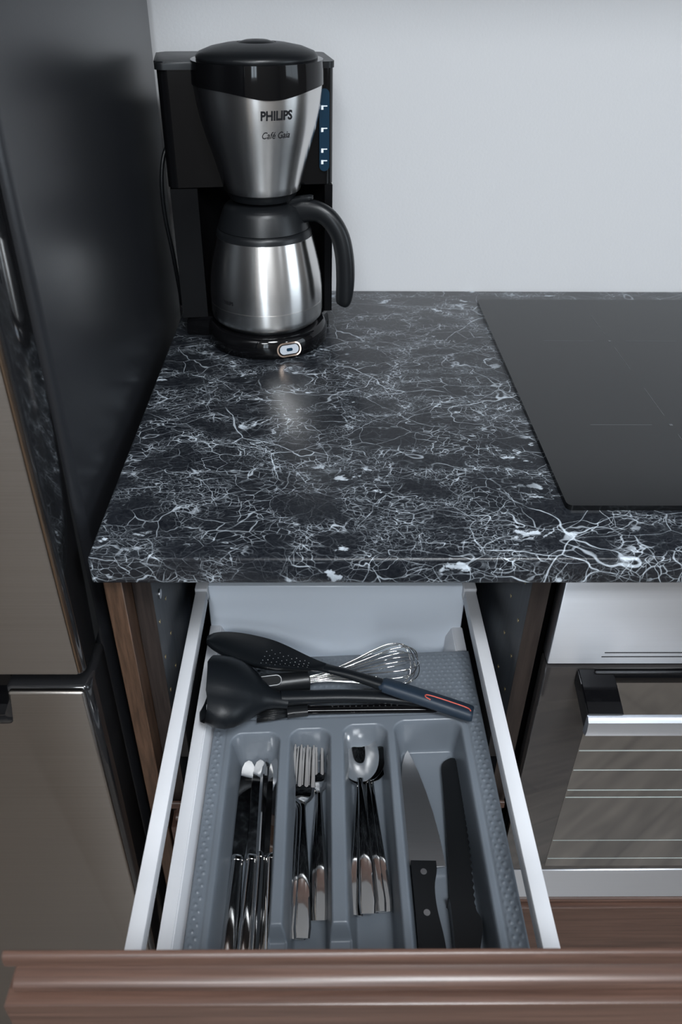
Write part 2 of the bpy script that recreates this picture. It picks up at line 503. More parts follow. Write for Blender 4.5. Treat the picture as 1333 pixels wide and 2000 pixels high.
def xz_plate(name, outline, y0, y1, mat, parent, bev):
    bm = prism_bm(outline, -y0, -y1, 0)       # extrude in z then turn upright
    es = [e for e in bm.edges]
    bmesh.ops.bevel(bm, geom=es, offset=bev, segments=3, affect='EDGES', profile=0.5)
    for v in bm.verts: v.co = Vector((v.co.x, -v.co.z, v.co.y))
    return finish(bm, name, mat, parent, False, True, 40)
def notch_outline(x0, x1, z0, z1, nx0, nx1, nz, r=0.008):
    o = [(x0, z0), (x1, z0), (x1, z1), (nx1, z1), (nx1, nz+r)]
    for k in range(1, 5):
        a = R(90*k/4); o.append((nx1-r+r*math.cos(a), nz+r-r*math.sin(a)))
    o += [(nx0, nz), (nx0, z1), (x0, z1)]
    return o
ld = xz_plate('lower_door', notch_outline(FX-0.595, FX, FL+0.07, -0.126, FX-0.46, FX-0.076, -0.168), 0.034, -0.026, 'fridge_door_side', fr, 0.006)
xz_plate('steel_panel', notch_outline(FX-0.590, FX-0.0045, FL+0.075, -0.1285, FX-0.465, FX-0.072, -0.172), -0.022, -0.030, 'fridge_steel', ld, 0.0025)
box('handle_recess', FX-0.46, FX-0.076, -0.008, 0.033, -0.174, -0.128, 'black_gloss', ld)

# ------------------------------------------------------------------ worktop and cooktop
ct = box('worktop', -0.1955, 1.35, 0.0, 0.634, -0.0275, 0.0, 'marble', None, 0.0030, 3)
tag(ct, 'black marble-look worktop with white veins running along the wall', 'worktop')

hob = thing('cooktop', (0.51, 0.33, 0.0), 'flat black glass cooktop set on the marble worktop', 'cooktop')
def rrect(x0, x1, y0, y1, r, n=5):
    o = []
    for cx, cy, a0 in ((x1-r, y1-r, 0), (x0+r, y1-r, 90), (x0+r, y0+r, 180), (x1-r, y0+r, 270)):
        for k in range(n+1):
            a = R(a0+90*k/n); o.append((cx+r*math.cos(a), cy+r*math.sin(a)))
    return o
finish(prism_bm(rrect(0.2195, 0.80, 0.0695, 0.5845, 0.006), 0.0, 0.0055, 0.0015, 3), 'glass', 'cooktop', hob, False, True, 30)
def mark(x0, x1, y0, y1):
    box('zone_mark', x0, x1, y0, y1, 0.0054, 0.0057, 'cookmark', hob)
for cy in (0.437, 0.218):
    cx = 0.366
    for s in (-1, 1):
        mark(*sorted((cx+s*0.02, cx+s*0.085)), cy-0.00028, cy+0.00028)
        mark(cx-0.00028, cx+0.00028, *sorted((cy+s*0.02, cy+s*0.085)))
    mark(cx-0.0017, cx+0.0017, cy-0.0017, cy+0.0017)
    
# ------------------------------------------------------------------ drawer cabinet carcass
cab = thing('base_cabinet', (0.017, 0.30, FL), 'dark narrow base cabinet under the worktop between refrigerator and oven', 'cabinet')
box('side_panel', -0.174, -0.157, 0.040, 0.60, FL+0.08, -0.029, 'carcass', cab)
box('side_panel', 0.1915, 0.2085, 0.040, 0.60, FL+0.08, -0.029, 'carcass', cab)
box('edge_strip', -0.174, -0.157, 0.0385, 0.040, FL+0.08, -0.029, 'carcass_edge', cab)
box('edge_strip', 0.1915, 0.2085, 0.0385, 0.040, FL+0.08, -0.029, 'carcass_edge', cab)
box('back_panel', -0.157, 0.1915, 0.585, 0.595, FL+0.08, -0.03, 'carcass', cab)
box('bottom_panel', -0.157, 0.1915, 0.042, 0.585, FL+0.08, FL+0.097, 'carcass', cab)
box('plinth', -0.172, 0.2085, 0.085, 0.10, FL, FL+0.08, 'carcass_edge', cab)
for xs, s in ((-0.157, 1), (0.1915, -1)):
    box('drawer_runner', *sorted((xs, xs+s*0.010)), 0.045, 0.50, -0.315, -0.270, 'black', cab)
def disc_x(name, x, y, z, r, th, mat, parent):
    bm = lathe_bm([(r, 0), (r, th)], 14)
    for v in bm.verts: v.co = Vector((x+v.co.z, y+v.co.x, z+v.co.y))
    return finish(bm, name, mat, parent)
for k in range(4):
    zz = -0.117-0.0475*k
    disc_x('peg_hole', -0.157, 0.0495, zz, 0.0021, 0.0004, 'brass', cab)
    disc_x('peg_hole', -0.157, 0.0830, zz, 0.0021, 0.0004, 'brass', cab)
    disc_x('peg_hole', 0.1911, 0.0590, -0.0755-0.0490*k, 0.0021, 0.0004, 'brass', cab)
    disc_x('peg_hole', 0.1911, 0.0950, -0.1245-0.0510*k, 0.0021, 0.0004, 'brass', cab)
disc_x('screw', -0.157, 0.0635, -0.0940, 0.0048, 0.0012, 'zinc', cab)

ep = box('end_panel', -0.1905, -0.1745, 0.012, 0.60, FL, -0.029, 'wood_z', None, 0.0008, 1)
tag(ep, 'narrow upright walnut end panel between refrigerator and cabinet', 'panel')

# moulded fronts: profile points (depth behind the foremost plane, height below the top, set-back of the returned end)
PROF = [(0.0172, 0.0, 0.0), (0.0156, 0.0, 0.0), (0.0144, 0.0006, 0.0), (0.0134, 0.0026, 0.0), (0.0130, 0.0085, 0.0), (0.0136, 0.0092, 0.0012), (0.0165, 0.0094, 0.003), (0.0174, 0.0104, 0.0045), (0.0172, 0.0124, 0.005), (0.0150, 0.0136, 0.005),
        (0.0112, 0.0140, 0.005), (0.0080, 0.0148, 0.005), (0.0058, 0.0164, 0.005), (0.0049, 0.0186, 0.005), (0.0054, 0.0208, 0.005), (0.0074, 0.0224, 0.005), (0.0102, 0.0232, 0.005), (0.0106, 0.0252, 0.004),
        (0.0040, 0.0253, 0.0008), (0.0010, 0.0254, 0.0002), (0.0002, 0.0258, 0.0), (0.0, 0.0268, 0.0)]
def moulded_front(name, x0, x1, yf, ztop, zbot, mat, parent, prof):
    loops = []
    H = ztop-zbot
    T = prof[0][0]
    pr = list(prof)+[(0.0, H-0.001, 0.0), (0.0010, H, 0.0)]
    yb = yf+T
    for d, h, ins in pr:
        y, z = yf+d, ztop-h
        bk_ = yb+min(0.006, 0.42*h)          # back chamfered up to the top edge
        loops.append([(x0+ins, bk_, z), (x0+ins, y, z), (x0+ins+0.0001, y, z), (x1-ins, y, z), (x1-ins, bk_, z)])
    loops[0] = [(x0, yb+0.0001, ztop), (x0, yb, ztop), (x0+0.0001, yb, ztop), (x1, yb, ztop), (x1, yb+0.0001, ztop)]
    bm = loft_bm(loops, True)
    return finish(bm, name, mat, parent, False, True, 38)

lf = moulded_front('lower_drawer_front', -0.172, 0.2065, 0.0150, -0.377, -0.72, 'wood_x', cab, PROF)

# ------------------------------------------------------------------ the open drawer
dr = thing('drawer', (0.016, -0.05, -0.31), 'open kitchen drawer with white rails and a moulded walnut front', 'drawer')
moulded_front('drawer_front', -0.1735, 0.2125, -0.3157, -0.033, -0.373, 'wood_x', dr, PROF)
for s, (a, b_) in ((-1, (-0.1450, -0.1322)), (1, (0.1613, 0.1745))):
    r_ = box('gallery_rail', a, b_, -0.2940, 0.171, -0.2005, -0.184, 'rail', dr, 0.0012, 2)
    box('rail_end_cap', a-0.0008, b_+0.0008, 0.171, 0.190, -0.1985, -0.1815, 'rail', dr, 0.001, 1)
def side_wall(pts):
    bm = loft_bm([[(x, y, z) for x, z in pts] for y in (-0.2940, 0.18)], True)
    bmesh.ops.bevel(bm, geom=[e for e in bm.edges if abs(e.verts[0].co.y-e.verts[1].co.y) > 0.1], offset=0.001, segments=2, affect='EDGES')
    finish(bm, 'drawer_side', 'rail', dr, False, True, 35)
side_wall([(-0.1340, -0.308), (-0.1340, -0.2455), (-0.1215, -0.2455), (-0.1130, -0.2640), (-0.1130, -0.308)])
side_wall([(0.1665, -0.308), (0.1665, -0.2490), (0.1540, -0.2490), (0.1475, -0.2640), (0.1475, -0.308)])
box('drawer_back', -0.1335, 0.1650, 0.180, 0.192, -0.308, -0.1845, 'drawer_back', dr, 0.001, 1)
box('drawer_bottom', -0.1130, 0.1475, -0.2940, 0.18, -0.312, -0.305, 'drawer_back', dr)

# ------------------------------------------------------------------ cutlery tray (height field)
TX, TZ, TILT = 0.027, -0.247, -3.0
tray = thing('cutlery_tray', (TX, -0.08, TZ), 'grey plastic cutlery tray with four compartments in the open drawer', 'tray', rot=(0, R(TILT), 0))
comps = [(-0.0955, -0.0435, 0.027), (-0.0350, 0.0085, 0.030), (0.0200, 0.0670, 0.033), (0.0728, 0.1435, 0.036)]
YF = -0.272
def sd_rr(x, y, x0, x1, y0, y1, r):
    qx = abs(x-(x0+x1)/2)-(x1-x0)/2+r; qy = abs(y-(y0+y1)/2)-(y1-y0)/2+r
    return math.hypot(max(qx, 0), max(qy, 0))+min(max(qx, qy), 0)-r
def sstep(t):
    t = max(0.0, min(1.0, t)); return t*t*(3-2*t)
TRX0, TRX1, TRY0, TRY1 = -0.1145, 0.1665, -0.286, 0.133
def tray_h(x, y):
    h = 0.0
    for x0, x1, yb in comps:
        if x < x0-0.004 or x > x1+0.004: continue
        d = sd_rr(x, y, x0, x1, YF, yb, 0.013)
        if d < 0.0:
            h = min(h, -0.044*sstep((-d)/0.0085))
    # finger dips where the dividers drop near the front
    for xa, xb in ((-0.0435, -0.0350), (0.0085, 0.0200)):
        if xa-0.003 < x < xb+0.003 and y < -0.172:
            f = sstep((-0.172-y)/0.008)
            h = min(h, -0.018*f)
    g = sd_rr(x, y, -0.1015, 0.1495, YF-0.006, 0.044, 0.016)
    # shallow groove around the compartment block, dotted rim outside it
    h -= 0.0010*math.exp(-(g/0.0012)**2)
    if g > 0.003 and min(x-TRX0, TRX1-x, y-TRY0, TRY1-y) > 0.003:
        p = 0.0066
        row = round(y/(p*0.866)); ox = 0.5*p if row % 2 else 0
        dx = x-ox-round((x-ox)/p)*p; dy = y-row*p*0.866
        rr = math.hypot(dx, dy)
        if rr < 0.0018: h += 0.0013*(1-(rr/0.0018)**2)
    e = min(x-TRX0, TRX1-x, y-TRY0, TRY1-y)
    if e < 0.0015: h -= 0.0015*(1-e/0.0015)**2
    return h
bm = bmesh.new()
nx, ny = int((TRX1-TRX0)/0.001), int((TRY1-TRY0)/0.001)
grid = []
for j in range(ny+1):
    y = TRY0+(TRY1-TRY0)*j/ny
    grid.append([bm.verts.new((TRX0+(TRX1-TRX0)*i/nx-TX, y+0.08, tray_h(TRX0+(TRX1-TRX0)*i/nx, y))) for i in range(nx+1)])
for j in range(ny):
    for i in range(nx):
        bm.faces.new((grid[j][i], grid[j][i+1], grid[j+1][i+1], grid[j+1][i]))
# turned-down outer edge
ring = [grid[0][i] for i in range(nx)]+[grid[j][nx] for j in range(ny)]+[grid[ny][i] for i in range(nx, 0, -1)]+[grid[j][0] for j in range(ny, 0, -1)]
low = [bm.verts.new((v.co.x, v.co.y, -0.0045)) for v in ring]
for k in range(len(ring)):
    l = (k+1) % len(ring)
    bm.faces.new((ring[k], low[k], low[l], ring[l]))
finish(bm, 'tray_shell', 'tray', tray, True, True)
def tray_z(x, y=0, depth=0.0):
    """height (relative to worktop) of the tray surface under x"""
    return TZ+(x-TX)*math.sin(R(-TILT))+depth

# ------------------------------------------------------------------ cutlery (built along +y, handle end at y=0)
def handle_path(L, w_end, w_neck, th, arch, y0=0.0, tail=0.012):
    pts = []
    for k in range(15):
        t = k/14
        y = y0+L*t
        wv = w_neck+(w_end-w_neck)*(1-t)**1.3
        if t < 0.06: wv *= 0.80+0.20*(t/0.06)
        pts.append((0, y, arch*math.sin(math.pi*t)**1.0, wv, th*(0.8+0.5*t)))
    return pts
def make_fork():
    t = thing('fork', (0, 0, 0), None, 'fork', 'forks in the cutlery tray')
    path = handle_path(0.126, 0.0080, 0.0026, 0.0012, 0.006)
    path += [(0, 0.131, -0.0005, 0.0036, 0.0017), (0, 0.137, -0.0030, 0.0082, 0.0014), (0, 0.143, -0.0042, 0.0116, 0.0012), (0, 0.150, -0.0040, 0.0126, 0.0011), (0, 0.154, -0.0032, 0.0128, 0.0011)]
    finish(tube_bm(path, 12, power=3.0), 'handle', 'chrome', t, True, True, 40)
    for k in range(4):
        x = -0.0102+0.0068*k
        tp = [(x, 0.152, -0.0035, 0.0024, 0.0010), (x*0.99, 0.163, 0.0005, 0.0021, 0.0010), (x*0.97, 0.175, 0.0065, 0.0018, 0.0009), (x*0.95, 0.187, 0.0135, 0.0014, 0.0007), (x*0.94, 0.190, 0.0152, 0.0007, 0.0005)]
        finish(tube_bm(tp, 8, power=3.0), 'tine', 'chrome', t, True, True, 40)
    return t
def make_spoon():
    t = thing('spoon', (0, 0, 0), None, 'spoon', 'spoons in the cutlery tray')
    path = handle_path(0.132, 0.0082, 0.0027, 0.0013, 0.0065)
    path += [(0, 0.137, -0.0010, 0.0034, 0.0017)]
    finish(tube_bm(path, 12, power=3.0), 'handle', 'chrome', t, True, True, 40)
    # bowl: oval dish with a thin wall
    bm = bmesh.new()
    cy, a, b_ = 0.168, 0.034, 0.0205
    def bowl(rho, ang, off):
        y = cy+a*rho*math.cos(ang); x = b_*rho*math.sin(ang)*(1-0.13*rho*math.cos(ang))
        z = -0.0100*(1-rho**2.2)+0.0015+(y-cy)*0.10+off
        return (x, y, z)
    nr, na = 8, 40
    for off in (0.0005, -0.0005):
        c = bm.verts.new(bowl(0, 0, off))
        prev = None
        for i in range(1, nr+1):
            cur = [bm.verts.new(bowl(i/nr, 2*math.pi*k/na, off if i < nr else off)) for k in range(na)]
            for k in range(na):
                l = (k+1) % na
                if prev is None: bm.faces.new((c, cur[k], cur[l]))
                else: bm.faces.new((prev[k], cur[k], cur[l], prev[l]))
            prev = cur
        if off > 0: outer = prev
    for k in range(na):
        l = (k+1) % na
        bm.faces.new((outer[k], prev[k], prev[l], outer[l]))
    finish(bm, 'bowl', 'chrome', t, True, True, 60)
    return t
def make_knife():
    t = thing('table_knife', (0, 0, 0), None, 'knife', 'table knives in the cutlery tray')
    hp = [(0, 0.000, 0, 0.0062, 0.0030), (0, 0.003, 0, 0.0082, 0.0040), (0, 0.030, 0, 0.0080, 0.0042), (0, 0.070, 0, 0.0066, 0.0040), (0, 0.100, 0, 0.0056, 0.0038), (0, 0.103, 0, 0.0058, 0.0040)]
    finish(tube_bm(smooth_path(hp, 4), 14, power=2.6), 'handle', 'chrome', t, True, True, 50)
    bo = [(0, 0.1030, 0, 0.0064, 0.0044), (0, 0.1065, 0, 0.0064, 0.0040), (0, 0.109, 0, 0.0056, 0.0022)]
    finish(tube_bm(bo, 14, power=2.6), 'bolster', 'chrome', t, True, True, 40)
    out = []
    for k in range(13):
        s = k/12; out.append((0.0062+0.0022*math.sin(math.pi*s*0.8), 0.107+0.098*s))
    tip = [(0.0066, 0.2105), (0.0040, 0.2150), (0.0005, 0.2165), (-0.0035, 0.2130), (-0.0055, 0.206)]
    out = out+tip+[(-0.0062, 0.19), (-0.0062, 0.15), (-0.0058, 0.107)]
    bm = prism_bm(out, -0.0007, 0.0007)
    finish(bm, 'blade', 'chrome', t, True, True, 30)
    return t

def place(o, x, y, z, heading, roll=0.0, pitch=0.0, label=None):
    """handle end at x, y; heading in degrees turns left from +y"""
    o.rotation_mode = 'XYZ'
    Mx = Matrix.Rotation(R(heading), 4, 'Z') @ Matrix.Rotation(R(pitch), 4, 'X') @ Matrix.Rotation(R(roll), 4, 'Y')
    o.rotation_euler = Mx.to_euler()
    o.location = (x, y, z+ZC)
    if label: o['label'] = label
    return o

def head(x0, y0, x1, y1): return math.degrees(math.atan2(-(x1-x0), y1-y0))

kn = make_knife()
F1 = tray_z(-0.07, 0, -0.044)
knives = [(-0.0815, -0.196, -0.0790, 0.020, F1+0.0050, 10, 'leftmost table knife lying flat in the left tray compartment'),
          (-0.0660, -0.197, -0.0665, 0.018, F1+0.0075, 14, 'second table knife from the left in the left tray compartment'),
          (-0.0565, -0.197, -0.0590, 0.020, F1+0.0100, 72, 'third table knife from the left, standing on its edge in the tray'),
          (-0.0490, -0.197, -0.0510, 0.020, F1+0.0090, -25, 'rightmost table knife in the left tray compartment')]
for i, (x0, y0, x1, y1, z, rl, lb) in enumerate(knives):
    k = kn if i == 0 else copy_tree(kn)
    place(k, x0, y0, z, head(x0, y0, x1, y1), rl, 0.3, lb)

fk = make_fork()
F2 = tray_z(-0.012, 0, -0.044)
forks = [(-0.0255, -0.166, -0.0285, 0.016, F2+0.0040, 18, 'bottom fork of the left fork stack, mostly hidden by the upper ones'),
         (-0.0215, -0.168, -0.0245, 0.018, F2+0.0075, 10, 'middle fork of the left fork stack'),
         (-0.0175, -0.169, -0.0205, 0.021, F2+0.0115, 6, 'topmost fork of the left fork stack'),
         (-0.0055, -0.150, -0.0040, 0.034, F2+0.0040, -4, 'bottom fork of the right fork stack beside the spoons'),
         (-0.0010, -0.152, -0.0045, 0.038, F2+0.0080, 2, 'topmost fork of the right fork stack beside the spoons')]
for i, (x0, y0, x1, y1, z, rl, lb) in enumerate(forks):
    k = fk if i == 0 else copy_tree(fk)
    place(k, x0, y0, z, head(x0, y0, x1, y1), rl, 0.6, lb)

sp = make_spoon()
F3 = tray_z(0.043, 0, -0.044)
spoons = [(0.0550, -0.146, 0.0475, 0.030, F3+0.0075, -8, 'lowest spoon in the third tray compartment, bowl showing at the right'),
          (0.0285, -0.150, 0.0400, 0.040, F3+0.0100, 10, 'spoon with its handle splayed to the left in the third compartment'),
          (0.0490, -0.148, 0.0440, 0.034, F3+0.0120, -10, 'spoon with its handle splayed to the right in the third compartment'),
          (0.0392, -0.152, 0.0370, 0.052, F3+0.0165, 0, 'topmost spoon with bright bowl in the third tray compartment')]
for i, (x0, y0, x1, y1, z, rl, lb) in enumerate(spoons):
    k = sp if i == 0 else copy_tree(sp)
    place(k, x0, y0, z, head(x0, y0, x1, y1), rl, 0.8, lb)

# chef's knife
F4 = tray_z(0.10, 0, -0.044)
ck = thing('chef_knife', (0.0, 0.0, F4+0.0085), 'broad steel chef knife with black riveted handle in the right compartment', 'knife')
def loc_poly(pts, z0, z1, name, mat, parent, bev=0.0, xf=None):
    bm = prism_bm(pts, z0, z1, bev, 2)
    return finish(bm, name, mat, parent, True, True, 30)
bl = [(0.0805, -0.1050), (0.0795, -0.05), (0.0800, -0.012), (0.0822, 0.006), (0.0860, 0.0180), (0.0895, 0.0240), (0.0930, 0.0140), (0.0985, -0.004), (0.1035, -0.026), (0.1080, -0.050), (0.1112, -0.075), (0.1130, -0.098), (0.1135, -0.1055), (0.1050, -0.1060)]
loc_poly(bl, -0.0008, 0.0008, 'blade', 'blade', ck)
hd = smooth_path([(0.0808, -0.1045), (0.0808, -0.14), (0.0802, -0.18), (0.0790, -0.225)], 4)+smooth_path([(0.0990, -0.226), (0.1035, -0.20), (0.1030, -0.175), (0.1000, -0.150), (0.1000, -0.130), (0.1035, -0.115), (0.1040, -0.1050)], 4)
hk = loc_poly(hd, -0.0085, 0.0085, 'handle', 'black_plastic', ck, 0.003)
for x, y in ((0.0915, -0.1155), (0.0905, -0.1530)):
    finish(lathe_bm([(0.0029, 0.0), (0.0029, 0.0003)], 20, (x, y, 0.0084)), 'rivet', 'zinc', hk, True)

# bread knife, all black
bk = thing('bread_knife', (0.0, 0.0, F4+0.0085), 'all black serrated bread knife beside the chef knife', 'knife')
spine = smooth_path([(0.1125, -0.147), (0.1155, -0.11), (0.1190, -0.06), (0.1215, -0.015), (0.1225, 0.002), (0.1260, 0.0095), (0.1335, 0.0140), (0.1380, 0.0135)], 4)
edge = []
e0, e1 = (0.1392, 0.0110), (0.1345, -0.147)
ns = 46
for k in range(ns+1):
    s = k/ns
    x = e0[0]+(e1[0]-e0[0])*s+0.0018*math.sin(math.pi*s); y = e0[1]+(e1[1]-e0[1])*s
    edge.append((x+(0.0009 if k % 2 else -0.0006), y))
loc_poly(spine+edge, -0.0009, 0.0009, 'blade', 'black_plastic', bk)
hb = smooth_path([(0.1105, -0.140), (0.1120, -0.146), (0.1110, -0.18), (0.1090, -0.225)], 4)+smooth_path([(0.1290, -0.226), (0.1310, -0.19), (0.1345, -0.176), (0.1370, -0.166), (0.1368, -0.158), (0.1340, -0.152), (0.1330, -0.143)], 4)
loc_poly(hb, -0.009, 0.009, 'handle', 'black_plastic', bk, 0.003)

# ------------------------------------------------------------------ utensils on the rear shelf of the tray
RS = -0.2465
# ladle: bell-shaped bowl lying on its side, handle to the right
lad = thing('ladle', (-0.070, 0.050, RS), 'black nylon ladle with pouring lip lying on its side in the drawer', 'ladle')
seg = 48
def ladle_loop(s, r, thick=0.0):
    l = []
    for k in range(seg):
        a = 2*math.pi*k/seg
        c, d = math.cos(a), math.sin(a)          # c along y, d along z
        tipf = max(0.0, abs(c)-0.80)/0.20
        rr = r+(0.010*tipf**1.5)*max(0.0, (r/0.040))**6
        x = s+0.008*(1-abs(c))*(r/0.042)**4*(-1) + 0.006*tipf*(r/0.042)**4
        l.append((x, rr*c, rr*d*0.80))
    return l
prof = [(0.0, 0.0395), (0.010, 0.0412), (0.020, 0.0412), (0.030, 0.0390), (0.039, 0.0345), (0.047, 0.0280), (0.054, 0.0205), (0.061, 0.0145), (0.070, 0.0105), (0.083, 0.0085)]
outer_l = [ladle_loop(s, r) for s, r in prof]
inner_l = [ladle_loop(s+0.0012*(i > 0), r-0.0022) for i, (s, r) in enumerate(prof[:6])]
loops = inner_l[::-1]+outer_l
bm = loft_bm(loops, True)
Ml = Matrix.Translation((-0.0480, 0.004, 0.031)) @ Matrix.Rotation(R(-4), 4, 'Z') @ Matrix.Rotation(R(10), 4, 'Y') @ Matrix.Rotation(R(-14), 4, 'X')
bmesh.ops.transform(bm, matrix=Ml, verts=bm.verts)
finish(bm, 'bowl', 'nylon', lad, True, True, 60)
hp = smooth_path([(0.026, 0.0005, 0.0195, 0.0085, 0.0075), (0.055, 0.0045, 0.0170, 0.0078, 0.0060), (0.095, 0.0075, 0.0150, 0.0075, 0.0055), (0.140, 0.0075, 0.0130, 0.0080, 0.0055), (0.176, 0.0045, 0.0110, 0.0080, 0.0050), (0.186, 0.003, 0.010, 0.0040, 0.0030)], 6)
finish(tube_bm(hp, 14, power=2.4), 'handle', 'nylon', lad, True, True, 50)

# balloon whisk
wh = thing('whisk', (-0.015, 0.083, RS+0.012), 'balloon whisk with black handle and steel wires behind the ladle', 'whisk', rot=(0, 0, R(9)))
wp = smooth_path([(-0.090, 0, 0, 0.0085, 0.0085), (-0.086, 0, 0, 0.0112, 0.0112), (-0.05, 0, 0, 0.0118, 0.0118), (-0.006, 0, 0, 0.0112, 0.0112), (-0.001, 0, 0, 0.0112, 0.0112), (0.0, 0, 0, 0.0095, 0.0095)], 5)
wh_h = finish(tube_bm(wp, 18), 'handle', 'black_plastic', wh, True, True, 40)
bm = prism_bm(rrect(-0.085, -0.030, -0.0060, 0.0060, 0.0058), 0.0, 0.0022, 0.0006, 1)
Mi = Matrix.Rotation(R(24), 4, 'X') @ Matrix.Translation((0, 0, 0.0103)); bmesh.ops.transform(bm, matrix=Mi, verts=bm.verts)
inl = finish(bm, 'inlay_rim', 'zinc', wh_h, True, True, 30)
bm = prism_bm(rrect(-0.0840, -0.0310, -0.0050, 0.0050, 0.0048), 0.0, 0.0025, 0.0004, 1)
bmesh.ops.transform(bm, matrix=Mi, verts=bm.verts)
finish(bm, 'inlay', 'black_plastic', wh_h, True, True, 30)
NW = 8
for k in range(NW):
    a = math.pi*k/NW+0.15
    hw = 0.026
    pts = []
    for t in [(0.0, 0.15), (0.020, 0.22), (0.050, 0.50), (0.080, 0.86), (0.098, 1.0), (0.111, 0.90), (0.1185, 0.55), (0.1205, 0.0), (0.1185, -0.55), (0.111, -0.90), (0.098, -1.0), (0.080, -0.86), (0.050, -0.50), (0.020, -0.22), (0.0, -0.15)]:
        L_ = t[0]*(1-0.035*(k % 3)); r_ = t[1]*hw*(1-0.05*(k % 2))
        yy, zz = r_*math.cos(a), r_*math.sin(a)*0.80
        pts.append((L_-0.002*(t[0] == 0), yy, zz+0.010*(t[0]/0.12), 0.00065, 0.00065))
    finish(tube_bm(smooth_path(pts, 4), 6, upv=(0, -math.sin(a), math.cos(a))), 'wire', 'chrome', wh, True, True)

# pastry brush
br = thing('pastry_brush', (0.03, 0.0475, RS), 'thin glossy black pastry brush lying in front of the ladle handle', 'brush', rot=(0, 0, R(1.2)))
bp_ = smooth_path([(-0.046, 0, 0.006, 0.0052, 0.0040), (-0.030, 0, 0.006, 0.0048, 0.0036), (0.02, 0, 0.006, 0.0050, 0.0036), (0.07, 0, 0.006, 0.0056, 0.0036), (0.086, 0, 0.006, 0.0058, 0.0035), (0.092, 0, 0.006, 0.0040, 0.0026)], 5)
bh = finish(tube_bm(bp_, 14, power=2.6), 'handle', 'black_gloss', br, True, True, 40)
for k in range(12):
    finish(lathe_bm([(0.0008, 0), (0.0008, 0.0003)], 8, (-0.020+0.0062*k, 0.001, 0.0095)), 'dimple', 'zinc', bh, True)
finish(lathe_bm([(0.0022, 0), (0.0022, 0.0004)], 14, (0.0850, 0, 0.0094)), 'hanging_hole', 'black', bh, True)
finish(tube_bm([(-0.068, -0.002, 0.006, 0.0068, 0.0050), (-0.062, -0.001, 0.006, 0.0066, 0.0050), (-0.046, 0, 0.006, 0.0058, 0.0046)], 12, power=4), 'ferrule', 'black_plastic', br, True, True, 40)
bm = bmesh.new()
for k in range(46):
    ya, za = random.uniform(-1, 1), random.uniform(-1, 1)
    tube_bm([(-0.066, -0.002+ya*0.0050, 0.006+za*0.0035, 0.0006, 0.0006), (-0.082, -0.003+ya*0.0075, 0.0062+za*0.0044, 0.0006, 0.0006), (-0.099, -0.005+ya*0.0085, 0.0058+za*0.0044, 0.0003, 0.0003)], 5, bm=bm)
o = finish(bm, 'bristles', 'black_plastic', br, True, True); o['kind'] = 'stuff'

# slotted serving spoon with navy grip, resting across the others
ss = thing('serving_spoon', (0.013, 0.0765, RS+0.030), 'long black perforated serving spoon with navy grip and orange loop', 'serving spoon', rot=(R(-16), R(4), R(-17.6)))
def ssp(x): return x
nu, nv = 40, 16
def head_pt(u, v, off):
    # u 0 tip (left) .. 1 neck, v -1..1
    x = -0.148+0.142*u
    wv = 0.0270*(max(0.0, 1-(1-min(u/0.42, 1.0))**2.4))**0.5
    if u > 0.42:
        t = (u-0.42)/0.58
        wv = 0.0270+(0.0068-0.0270)*sstep(t)
    wv = max(wv, 0.0008)
    dep = 0.016*math.sin(math.pi*min(1, 0.08+u*0.95))**0.8
    z = -dep*(1-abs(v)**2.2)+off+0.004*u
    return (x, wv*v, z)
bm = bmesh.new()
sheets = []
for off in (0.0, -0.0022):
    sheets.append([[bm.verts.new(head_pt(i/nu, -1+2*j/nv, off)) for j in range(nv+1)] for i in range(nu+1)])
for q, s_ in enumerate(sheets):
    for i in range(nu):
        for j in range(nv):
            f = (s_[i][j], s_[i+1][j], s_[i+1][j+1], s_[i][j+1])
            bm.faces.new(f if q == 0 else f[::-1])
a_, b_ = sheets
for i in range(nu):
    bm.faces.new((a_[i][0], b_[i][0], b_[i+1][0], a_[i+1][0])); bm.faces.new((a_[i][nv], a_[i+1][nv], b_[i+1][nv], b_[i][nv]))
for j in range(nv):
    bm.faces.new((a_[0][j], a_[0][j+1], b_[0][j+1], b_[0][j])); bm.faces.new((a_[nu][j], b_[nu][j], b_[nu][j+1], a_[nu][j+1]))
hdm = finish(bm, 'head', 'nylon', ss, True, True, 60)
bm = bmesh.new()
for i in range(11):
    for j in range(7):
        u = 0.46+0.036*i; v = -0.62+1.24*j/6+(0.09 if i % 2 else 0)
        lim = 0.85
        if abs(v) > lim: continue
        p = head_pt(u, v, 0.0002)
        lathe_bm([(0.0007, 0), (0.0005, 0.0003)], 6, p, bm)
o = finish(bm, 'perforations', 'zinc', hdm, True); o['kind'] = 'stuff'
sh = smooth_path([(-0.012, 0, 0.0025, 0.0070, 0.0030), (0.015, 0, 0.0030, 0.0062, 0.0042), (0.050, 0, 0.002, 0.0072, 0.0050), (0.056, 0, 0.002, 0.0076, 0.0052)], 5)
finish(tube_bm(sh, 14, power=2.6), 'shaft', 'nylon', ss, True, True, 40)
gp = smooth_path([(0.053, 0, 0.002, 0.0082, 0.0056), (0.058, 0, 0.002, 0.0092, 0.0062), (0.10, 0, 0.0, 0.0098, 0.0064), (0.140, 0, -0.002, 0.0102, 0.0062), (0.1475, 0, -0.0025, 0.0098, 0.0056), (0.149, 0, -0.0025, 0.0085, 0.0045)], 5)
grip = finish(tube_bm(gp, 16, power=3.2), 'grip', 'navy', ss, True, True, 40)
lp = [(0.146, -0.0052, 0.0036), (0.142, -0.0020, 0.0043), (0.125, -0.0014, 0.0053), (0.105, -0.0016, 0.0062), (0.0985, -0.0030, 0.0064), (0.0985, -0.0062, 0.0060), (0.104, -0.0078, 0.0052)]
finish(tube_bm(smooth_path([(*p, 0.0007, 0.0007) for p in lp], 5), 6), 'hanging_loop', 'orange', grip, True, True)

